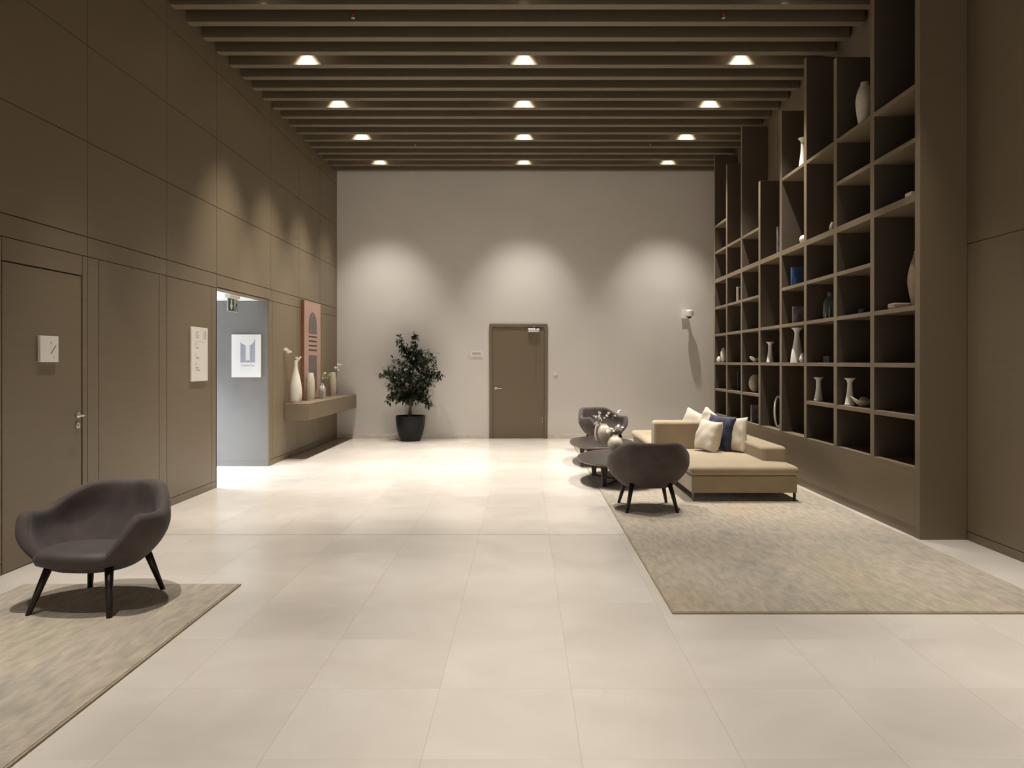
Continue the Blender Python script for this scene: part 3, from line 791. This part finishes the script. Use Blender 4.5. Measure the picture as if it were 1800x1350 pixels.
def pillow(label, loc, rot, m, w=0.44, th=0.15, seed=0, group=None):
    n = 20; bm = BM(); rnd = random.Random(seed)
    ph = [rnd.uniform(0, 6.28) for _ in range(4)]
    def P(i, j, sgn):
        u, v = -1+2*i/n, -1+2*j/n
        pin = 1-0.10*(abs(u)*(1-v*v)**0 * 0 + (1-abs(v)**2)*abs(u)**3*0.8)
        pin2 = 1-0.10*(1-abs(u)**2)*abs(v)**3*0.8
        f = max(0, (1-u**4))**0.5*max(0, (1-v**4))**0.5
        wr = 0.006*math.sin(7*u+ph[0])*math.sin(5*v+ph[1])*f + 0.004*math.sin(13*u*v+ph[2])*f
        return (u*w/2*pin, sgn*(th/2*f*(1-0.25*max(0, v)))+wr, v*w/2*pin2)
    A = {}; B = {}
    for i in range(n+1):
        for j in range(n+1):
            e = i in (0, n) or j in (0, n)
            A[i, j] = bm.verts.new(P(i, j, -1)); B[i, j] = A[i, j] if e else bm.verts.new(P(i, j, 1))
    for i in range(n):
        for j in range(n):
            bm.faces.new((A[i, j], A[i+1, j], A[i+1, j+1], A[i, j+1]))
            q = [B[i, j], B[i, j+1], B[i+1, j+1], B[i+1, j]]
            try: bm.faces.new(q)
            except ValueError: pass
    o = obj('throw_pillow', bm, m, smooth=True, loc=loc, rot=rot)
    return tag(o, label, 'pillow', group)
R_ = math.radians
SZ = 0.405
GP = 'cream throw pillows on the sofa'
pillow('cream pillow in front of the navy pillow, nearest to the chaise end', (2.245, 8.99, SZ+0.185), (R_(-14), R_(3), R_(-66)), M_cream, 0.39, 0.19, 1, GP)
pillow('dark navy blue velvet pillow between two cream ones', (2.415, 9.10, SZ+0.212), (R_(-12), R_(2), R_(-60)), M_navy, 0.44, 0.16, 2)
pillow('cream pillow behind the navy pillow, against the backrest', (2.545, 8.98, SZ+0.20), (R_(-10), R_(-4), R_(-62)), M_cream, 0.43, 0.12, 3, GP)
pillow('cream pillow peeking over the armrest, left one of the two behind it', (2.36, 10.25, SZ+0.19), (R_(-12), R_(22), R_(-40)), M_cream, 0.42, 0.14, 4, GP)
pillow('cream pillow peeking over the armrest, right one beside the navy pillow', (2.52, 10.05, SZ+0.20), (R_(-10), R_(30), R_(-48)), M_cream, 0.42, 0.14, 5, GP)

# ------------------------------------------------------------------ flowers
bl0 = None
def blossom_mesh(r, seed):
    bm = BM(); rnd = random.Random(seed)
    for k in range(6):
        a = 2*PI*k/6; tilt = rnd.uniform(0.3, 0.8)
        c, s = math.cos(a), math.sin(a)
        pts = [(0, 0, 0), (c*0.5-s*0.35, s*0.5+c*0.35, 0.35*tilt), (c, s, tilt*0.7), (c*0.5+s*0.35, s*0.5-c*0.35, 0.35*tilt)]
        vs = [bm.verts.new((p[0]*r, p[1]*r, p[2]*r)) for p in pts]
        bm.faces.new(vs)
    lathe(bm, [(0, 0), (r*0.28, r*0.1), (r*0.2, r*0.35), (0, r*0.4)], 8)
    me = bpy.data.meshes.new('blossom'); bm.to_mesh(me); bm.free()
    return me
BLM = {}
def sprig(label, base, stems, m, r=0.022, seed=0, leaves=False):
    """stems: list of (tip offset, bend, n blossoms); base = mouth of the vase."""
    rnd = random.Random(seed)
    t = thing('flower_sprig', label, 'flowers', base)
    if (m.name, r) not in BLM:
        BLM[(m.name, r)] = [blossom_mesh(r, s) for s in range(3)]
        for me in BLM[(m.name, r)]: me.materials.append(m)
    for tip, bend, nb in stems:
        tip = Vector(tip); bend = Vector(bend)
        pts = [Vector((0, 0, -0.08))+(tip*0), Vector((0, 0, 0))] + [tip*(k/8) + bend*math.sin(PI*k/8) for k in range(1, 9)]
        bm = BM(); tube(bm, pts, 0.0035, 0.0015, n=6)
        obj('stem', bm, M_stem, t, smooth=True)
        for k in range(nb):
            u = 0.35+0.65*(k+0.5)/nb
            p = tip*u + bend*math.sin(PI*u) + Vector((rnd.uniform(-1, 1), rnd.uniform(-1, 1), rnd.uniform(-1, 1)))*0.016
            me = BLM[(m.name, r)][k % 3]
            o = bpy.data.objects.new('blossom', me); C.objects.link(o); o.parent = t
            o.location = p; o.rotation_euler = (rnd.uniform(-1.2, 1.2), rnd.uniform(-1.2, 1.2), rnd.uniform(0, 6))
            s = rnd.uniform(0.8, 1.3); o.scale = (s, s, s)
    return t

# vases on the coffee tables
va = turned('ribbed_vase', 'ivory ribbed round vase on the farther coffee table', bellied(0.27, 0.095, 0.45, 0.5, 0.62), M_cerw, (1.185, 10.95, ZT), rib=0.035, nrib=16, n=96)
bm = BM()
prev = []
for k in range(13):
    a = -PI*0.12+PI*1.0*k/12
    prev.append((-0.095-0.035*math.sin(a), -0.02, 0.13+0.125*math.cos(a)))
tube(bm, prev, 0.014, n=8)
obj('handle', bm, M_cer, va, smooth=True)
vb = turned('ribbed_vase', 'ivory flattened round vase on the nearer coffee table', bellied(0.235, 0.095, 0.42, 0.5, 0.62), M_cerw, (1.185, 9.62, ZT), rib=0.02, nrib=20, n=100)
sprig('white and green blossoms in the ivory vase on the farther table', (1.185, 10.95, ZT+0.25),
      [((-0.17, -0.03, 0.12), (0, 0, 0.05), 9), ((-0.06, -0.02, 0.20), (-0.03, 0, 0.02), 9), ((0.09, 0, 0.19), (-0.02, 0, 0.03), 8), ((-0.14, 0.0, 0.01), (0, 0, 0.03), 7), ((0.26, 0.02, 0.22), (0.02, 0, 0.03), 7)], M_petal, 0.020, 3)
sprig('pale blossoms in the flattened vase on the nearer coffee table', (1.185, 9.62, ZT+0.22),
      [((-0.13, -0.02, 0.03), (0, 0, 0.05), 9), ((-0.04, 0, 0.09), (-0.02, 0, 0.02), 8), ((0.05, 0.02, 0.13), (0, 0, 0.03), 8), ((0.11, 0, 0.12), (0, 0, 0.02), 6)], M_petal, 0.022, 5)

# ------------------------------------------------------------------ floating console and what stands on it
bm = BM(); box(bm, XL, -3.262, 11.22, YB-0.001, 0.60, 0.857)
cs = tag(obj('wall_console', bm, M_panel_x, bevel=0.003, seg=1), 'thick brown floating wall shelf under the arched painting', 'console')
CZ = 0.857
v1 = turned('bottle_vase', 'tall white bottle-shaped vase at the near end of the floating shelf', smoothprof(
    [(0, 0), (0.070, 0), (0.078, 0.015), (0.090, 0.12), (0.086, 0.24), (0.062, 0.38), (0.036, 0.50), (0.026, 0.58), (0.028, 0.645), (0.021, 0.645), (0.018, 0.55), (0, 0.5)], 5), M_cer, (-3.50, 11.35, CZ), rib=0.012, nrib=24, n=96)
cv = lambda h, r: smoothprof([(0, 0), (r*0.78, 0), (r*0.84, 0.01), (r, h*0.45), (r*0.94, h*0.75), (r*0.68, h*0.97), (r*0.62, h), (r*0.52, h*0.99), (r*0.6, h*0.85), (0, h*0.8)], 5)
v2 = turned('cylinder_vase', 'cream barrel-shaped vase just in front of the arched painting', cv(0.45, 0.072), M_cerw, (-3.49, 12.08, CZ))
v3 = turned('bottle_vase', 'short cool-white bottle vase between two cream barrel vases', smoothprof(
    [(0, 0), (0.046, 0), (0.052, 0.01), (0.054, 0.12), (0.050, 0.18), (0.026, 0.225), (0.022, 0.255), (0.016, 0.255), (0.018, 0.22), (0, 0.2)], 5), M_cerp, (-3.49, 12.80, CZ))
v4 = turned('cylinder_vase', 'sand-coloured barrel vase farthest along the floating shelf', cv(0.44, 0.070), M_cerb, (-3.49, 13.50, CZ))
sprig('white blossom branch in the tall bottle vase', (-3.50, 11.35, CZ+0.635), [((-0.14, -0.16, 0.185), (0, -0.02, 0.06), 16), ((0.05, 0.02, 0.06), (0, 0, 0.01), 6)], M_petal, 0.024, 11)
sprig('green and white blossoms in the short bottle vase', (-3.49, 12.80, CZ+0.25), [((0.02, 0.05, 0.22), (0.0, 0, 0.02), 6), ((0.14, 0.02, 0.19), (0.02, 0, 0.02), 6), ((0.08, -0.12, 0.12), (0.0, 0, 0.03), 5)], M_petalg, 0.024, 12)
sprig('pale blossom branch in the sand-coloured barrel vase', (-3.49, 13.50, CZ+0.43), [((0.16, 0.05, 0.17), (-0.02, 0, 0.03), 10), ((0.10, 0.0, 0.05), (0, 0, 0.03), 3)], M_petal, 0.022, 13)

# arched painting
t = thing('painting', 'tall terracotta painting with a grey arch and dark bars', 'painting', (XL+0.001, 12.55, CZ+0.004))
PW, PHh = 0.97, 1.645
bm = BM(); box(bm, 0, 0.052, -PW/2, PW/2, 0, PHh)
obj('frame', bm, M_copper, t, bevel=0.002, seg=1)
bm = BM(); box(bm, 0.052, 0.056, -PW/2+0.012, PW/2-0.012, 0.012, PHh-0.012)
pt = obj('canvas', bm, M_terra, t)
def on_canvas(name, outline, m):
    bm = BM(); prism(bm, outline, lambda u, v: (0.0560, u, v), lambda u, v: (0.0575, u, v)); obj(name, bm, m, pt)
aw = 0.24
arch = [(-aw, 1.10), (aw, 1.10), (aw, 1.24)] + [(aw*math.cos(a), 1.24+0.23*math.sin(a)) for a in [PI*k/24 for k in range(1, 24)]] + [(-aw, 1.24)]
on_canvas('arch_shape', arch, M_arch)
for k, z in enumerate((1.04, 0.965, 0.89, 0.815)): on_canvas('painted_bar', [(-aw, z), (aw, z), (aw, z+0.026), (-aw, z+0.026)], M_line)
low_ = [(-aw, 0.74), (-aw, 0.22)] + [(-aw*math.cos(a), 0.22-0.15*math.sin(a)) for a in [PI*k/20 for k in range(1, 20)]] + [(aw, 0.22), (aw, 0.74)]
on_canvas('column_shape', low_, M_arch)

# ------------------------------------------------------------------ signs
t = thing('door_sign', 'small white square sign with a diagonal stroke on the left door', 'sign', (XL-0.002, 5.645, 1.588))
bm = BM(); box(bm, 0.0, 0.022, -0.108, 0.108, -0.100, 0.100)
obj('plate', bm, M_white, t, bevel=0.001, seg=1)
ins = Vector((0.0222, 0, 0))
text('lettering', 'K', 0.034, M_inkf, t, (0.0222, 0.008, 0.035), FACE_PX)
text('lettering', 'C', 0.034, M_white, t, (0.0222, 0.036, 0.048), FACE_PX)
text('lettering', '1', 0.040, M_inkf, t, (0.0222, 0.040, -0.078), FACE_PX)
bm = BM(); prism(bm, [(0.010, -0.038), (0.018, -0.038), (0.080, 0.030), (0.072, 0.030)], lambda u, v: (0.0220, u, v), lambda u, v: (0.0230, u, v))
obj('diagonal_stroke', bm, M_ink, t)

t = thing('directory_sign', 'tall narrow white floor directory sign headed G beside the opening', 'sign', (XL, 8.262, 1.575))
bm = BM(); box(bm, 0.0, 0.018, -0.208, 0.208, -0.300, 0.300)
obj('plate', bm, M_white, t, bevel=0.001, seg=1)
text('lettering', 'G', 0.105, M_inkf, t, (0.0182, -0.095, 0.180), FACE_PX, sx=0.9)
bm = BM()
for k in range(2): box(bm, 0.018, 0.0188, 0.105+0.042*k, 0.118+0.042*k, 0.165, 0.255+0.01*k)
obj('tower_mark', bm, M_inkf, t)
bm = BM(); box(bm, 0.018, 0.0188, -0.095, 0.150, 0.138, 0.1405); obj('rule', bm, M_inkf, t)
for z, a, b_ in ((0.100, '4', 'Level'), (-0.012, '3', 'Offices'), (-0.120, '2', 'Roof')):
    text('lettering', a, 0.036, M_ink, t, (0.0182, -0.100, z), FACE_PX)
    text('lettering', b_, 0.030, M_inkf, t, (0.0182, -0.095, z-0.038), FACE_PX)
text('lettering', 'Terrace', 0.030, M_inkf, t, (0.0182, -0.095, -0.185), FACE_PX)

t = thing('logo_sign', 'white poster with a grey twin tower mark in the corridor opening', 'sign', (-3.959, OPEN_Y1, 1.575))
bm = BM(); box(bm, -0.208, 0.208, -0.022, 0, -0.305, 0.305)
obj('board', bm, M_whitepl, t, bevel=0.001, seg=1)
bm = BM()
lh = [0.21, 0.19, 0.185, 0.18, 0.172, 0.165]; rh = [0.165, 0.172, 0.185, 0.20, 0.215, 0.245]
k_ = 0.0128
for i, h in enumerate(lh): box(bm, -0.080+k_*i, -0.080+k_*i+0.0088, -0.0235, -0.022, -0.095, -0.095+h+0.08)
for i, h in enumerate(rh): box(bm, 0.053+k_*i, 0.053+k_*i+0.0088, -0.0235, -0.022, -0.095, -0.095+h+0.08)
for i in range(4): box(bm, 0.0+k_*i, 0.0+k_*i+0.0088, -0.0235, -0.022, -0.095, -0.065)
obj('tower_mark', bm, M_logo, t)
text('lettering', 'Towers One', 0.040, M_logo, t, (-0.078, -0.0225, -0.150), FACE_NY, sx=0.95)

t = thing('exit_sign', 'small green and white exit sign hanging from the corridor ceiling', 'exit sign', (-3.83, 9.72, OPEN_Z))
bm = BM(); box(bm, -0.035, 0.035, -0.17, 0.17, -0.04, 0.0); obj('housing', bm, M_whitepl, t, bevel=0.004)
bm = BM(); box(bm, -0.006, 0.006, -0.165, 0.165, -0.215, -0.04); pl = obj('panel', bm, M_whitepl, t)
bm = BM(); box(bm, 0.006, 0.0075, -0.158, 0.045, -0.208, -0.046); obj('arrow_field', bm, M_green, t)
bm = BM(); prism(bm, [(-0.075, -0.06), (-0.04, -0.06), (-0.04, -0.13), (-0.005, -0.13), (-0.0575, -0.195), (-0.11, -0.13), (-0.075, -0.13)], lambda u, v: (0.0075, u, v), lambda u, v: (0.009, u, v)); obj('arrow', bm, M_whitepl, t)
bm = BM()                                                        # figure running through a doorway
box(bm, 0.006, 0.0085, 0.060, 0.155, -0.208, -0.200); box(bm, 0.006, 0.0085, 0.145, 0.155, -0.208, -0.05); box(bm, 0.006, 0.0085, 0.060, 0.155, -0.058, -0.05)
tube(bm, [(0.007, 0.10, -0.095), (0.007, 0.10, -0.145)], 0.011, n=6); tube(bm, [(0.007, 0.10, -0.145), (0.007, 0.075, -0.165), (0.007, 0.07, -0.195)], 0.006, n=6)
tube(bm, [(0.007, 0.10, -0.145), (0.007, 0.122, -0.17), (0.007, 0.135, -0.185)], 0.006, n=6); tube(bm, [(0.007, 0.10, -0.10), (0.007, 0.128, -0.12)], 0.005, n=6); lathe(bm, [(0, -0.012), (0.012, 0), (0, 0.012)], 10, 0.007, 0.10, -0.078)
obj('running_figure', bm, M_green, t)

t = thing('door_plate', 'small white name plate on the back wall left of the door', 'sign', (-0.925, YB, 1.652))
bm = BM(); box(bm, -0.125, 0.125, -0.014, 0, -0.052, 0.052); obj('plate', bm, M_whitepl, t, bevel=0.003)
bm = BM(); box(bm, -0.080, 0.085, -0.0155, -0.014, -0.022, 0.022); obj('insert', bm, M_cerw, t)
t = thing('wall_switch', 'small white switch on the back wall right of the door', 'switch', (0.61, YB, 1.265))
bm = BM(); box(bm, -0.04, 0.04, -0.010, 0, -0.04, 0.04); obj('plate', bm, M_whitepl, t, bevel=0.004)
bm = BM(); box(bm, -0.025, 0.025, -0.014, -0.010, -0.025, 0.025); obj('rocker', bm, M_whitepl, t, bevel=0.003)
t = thing('security_camera', 'white dome security camera on the upper right of the back wall', 'security camera', (3.15, YB, 2.42))
bm = BM(); box(bm, -0.085, 0.03, -0.05, 0, -0.09, 0.09); obj('bracket', bm, M_whitepl, t, bevel=0.008)
bm = BM(); tube(bm, [(0.02, -0.04, 0.03), (0.03, -0.15, 0.03)], 0.028, n=14); lathe(bm, [(0, 0.075), (0.05, 0.072), (0.074, 0.045), (0.078, -0.045), (0.066, -0.058), (0.0, -0.058)], 28, 0.03, -0.17); obj('head', bm, M_whitepl, t, smooth=False, bevel=0.004)
bm = BM(); lathe(bm, [(0.046, -0.058), (0.044, -0.070), (0.032, -0.088), (0.016, -0.097), (0, -0.099)], 28, 0.03, -0.17); obj('dome', bm, M_black, t, smooth=True)

# ------------------------------------------------------------------ potted ficus
px_, py_ = -2.145, 13.98
t = thing('potted_ficus', 'leafy ficus tree in a black round pot by the back wall', 'potted plant', (px_, py_, 0))
bm = BM(); lathe(bm, smoothprof([(0, 0), (0.165, 0), (0.185, 0.012), (0.222, 0.10), (0.258, 0.25), (0.275, 0.40), (0.276, 0.465), (0.270, 0.475), (0.262, 0.465), (0.258, 0.42), (0, 0.415)], 4), 56)
obj('pot', bm, M_pot, t, smooth=True)
bm = BM(); lathe(bm, [(0, 0.43), (0.15, 0.435), (0.258, 0.425)], 32); obj('soil', bm, M_soil, t, smooth=True)
bm = BM(); rnd = random.Random(21)
tube(bm, [(-0.02, 0, 0.42), (-0.01, 0.01, 0.6), (0.0, 0, 0.75), (0.01, 0, 0.85), (0.015, 0, 1.15), (0.0, 0, 1.5)], [0.030, 0.025, 0.024, 0.020, 0.014, 0.006], n=10)
tube(bm, [(0.015, -0.02, 0.42), (0.012, -0.03, 0.65), (0.05, -0.02, 0.86), (0.12, 0, 1.15)], [0.018, 0.015, 0.013, 0.006], n=8)
ends = []
def crown_r(z):               # crown half-width by height
    pts = [(0.70, 0.22), (0.85, 0.38), (1.0, 0.44), (1.2, 0.50), (1.4, 0.50), (1.58, 0.46), (1.7, 0.36), (1.82, 0.20), (1.95, 0.05)]
    for (a, b_), (c, d) in zip(pts, pts[1:]):
        if a <= z <= c: return b_+(d-b_)*(z-a)/(c-a)
    return 0.1
for k in range(105):
    a = rnd.uniform(0, 2*PI); z = rnd.uniform(0.76, 1.78); r = crown_r(z)*rnd.uniform(0.35, 1.0)**0.6
    s = Vector((0.01, 0, max(0.85, min(1.45, z-0.22)))); e = Vector((r*math.cos(a), r*math.sin(a)*0.85, z))
    mid = (s+e)/2+Vector((0, 0, 0.07)); tube(bm, [s, mid, e], 0.006, 0.002, n=5); ends.append((s, mid, e))
extra = [((0.0, 0, 1.4), (-0.12, 0, 1.72), (-0.22, 0, 1.95)), ((0.0, 0, 1.4), (0.06, 0, 1.72), (0.09, 0, 1.97)), ((0.1, 0, 1.1), (0.34, 0, 1.32), (0.54, 0, 1.24)),
         ((0.03, 0, 0.95), (0.20, -0.05, 0.86), (0.35, -0.05, 0.72)), ((0, 0, 1.1), (-0.32, 0, 1.30), (-0.54, 0, 1.26)), ((0, 0, 1.0), (-0.3, -0.05, 0.95), (-0.38, -0.05, 0.78))]
for e3 in extra:
    e3 = tuple(Vector(q) for q in e3); tube(bm, e3, 0.006, 0.002, n=5); ends += [e3]*3
obj('trunk', bm, M_bark, t, smooth=True)
bm = BM()
def leaf(p, d, up, L, w):
    d = d.normalized(); s = d.cross(up)
    if s.length < 1e-3: s = Vector((1, 0, 0))
    s.normalize(); nrm = s.cross(d)
    a = bm.verts.new(p); q1 = bm.verts.new(p+d*L*0.45+s*w+nrm*w*0.3); q2 = bm.verts.new(p+d*L*0.45-s*w+nrm*w*0.3); m_ = bm.verts.new(p+d*L*0.5); tip = bm.verts.new(p+d*L-nrm*L*0.15)
    bm.faces.new((a, q1, m_)); bm.faces.new((a, m_, q2)); bm.faces.new((q1, tip, m_)); bm.faces.new((m_, tip, q2))
for (s, mid, e) in ends:
    for q in range(26):
        u = rnd.uniform(0.35, 1.05); p = (s*(1-u)**2+mid*2*u*(1-u)+e*u*u)
        p = p+Vector((rnd.gauss(0, 0.028), rnd.gauss(0, 0.028), rnd.gauss(0, 0.028)))
        d = Vector((rnd.uniform(-1, 1), rnd.uniform(-1, 1), rnd.uniform(-1.1, 0.35))) + (e-s).normalized()*0.5
        if p.y > 0.29: continue
        leaf(p, d, Vector((0, 0, 1)), rnd.uniform(0.075, 0.12), rnd.uniform(0.018, 0.028))
obj('foliage', bm, M_leaf, t)
t = thing('corridor_ceiling_panel', 'flat white ceiling light panel further along the side corridor', 'ceiling light', (-5.0, 9.5, OPEN_Z))
bm = BM(); box(bm, -0.47, 0.47, -0.27, 0.27, -0.02, 0.0); obj('panel_body', bm, M_whitepl, t)
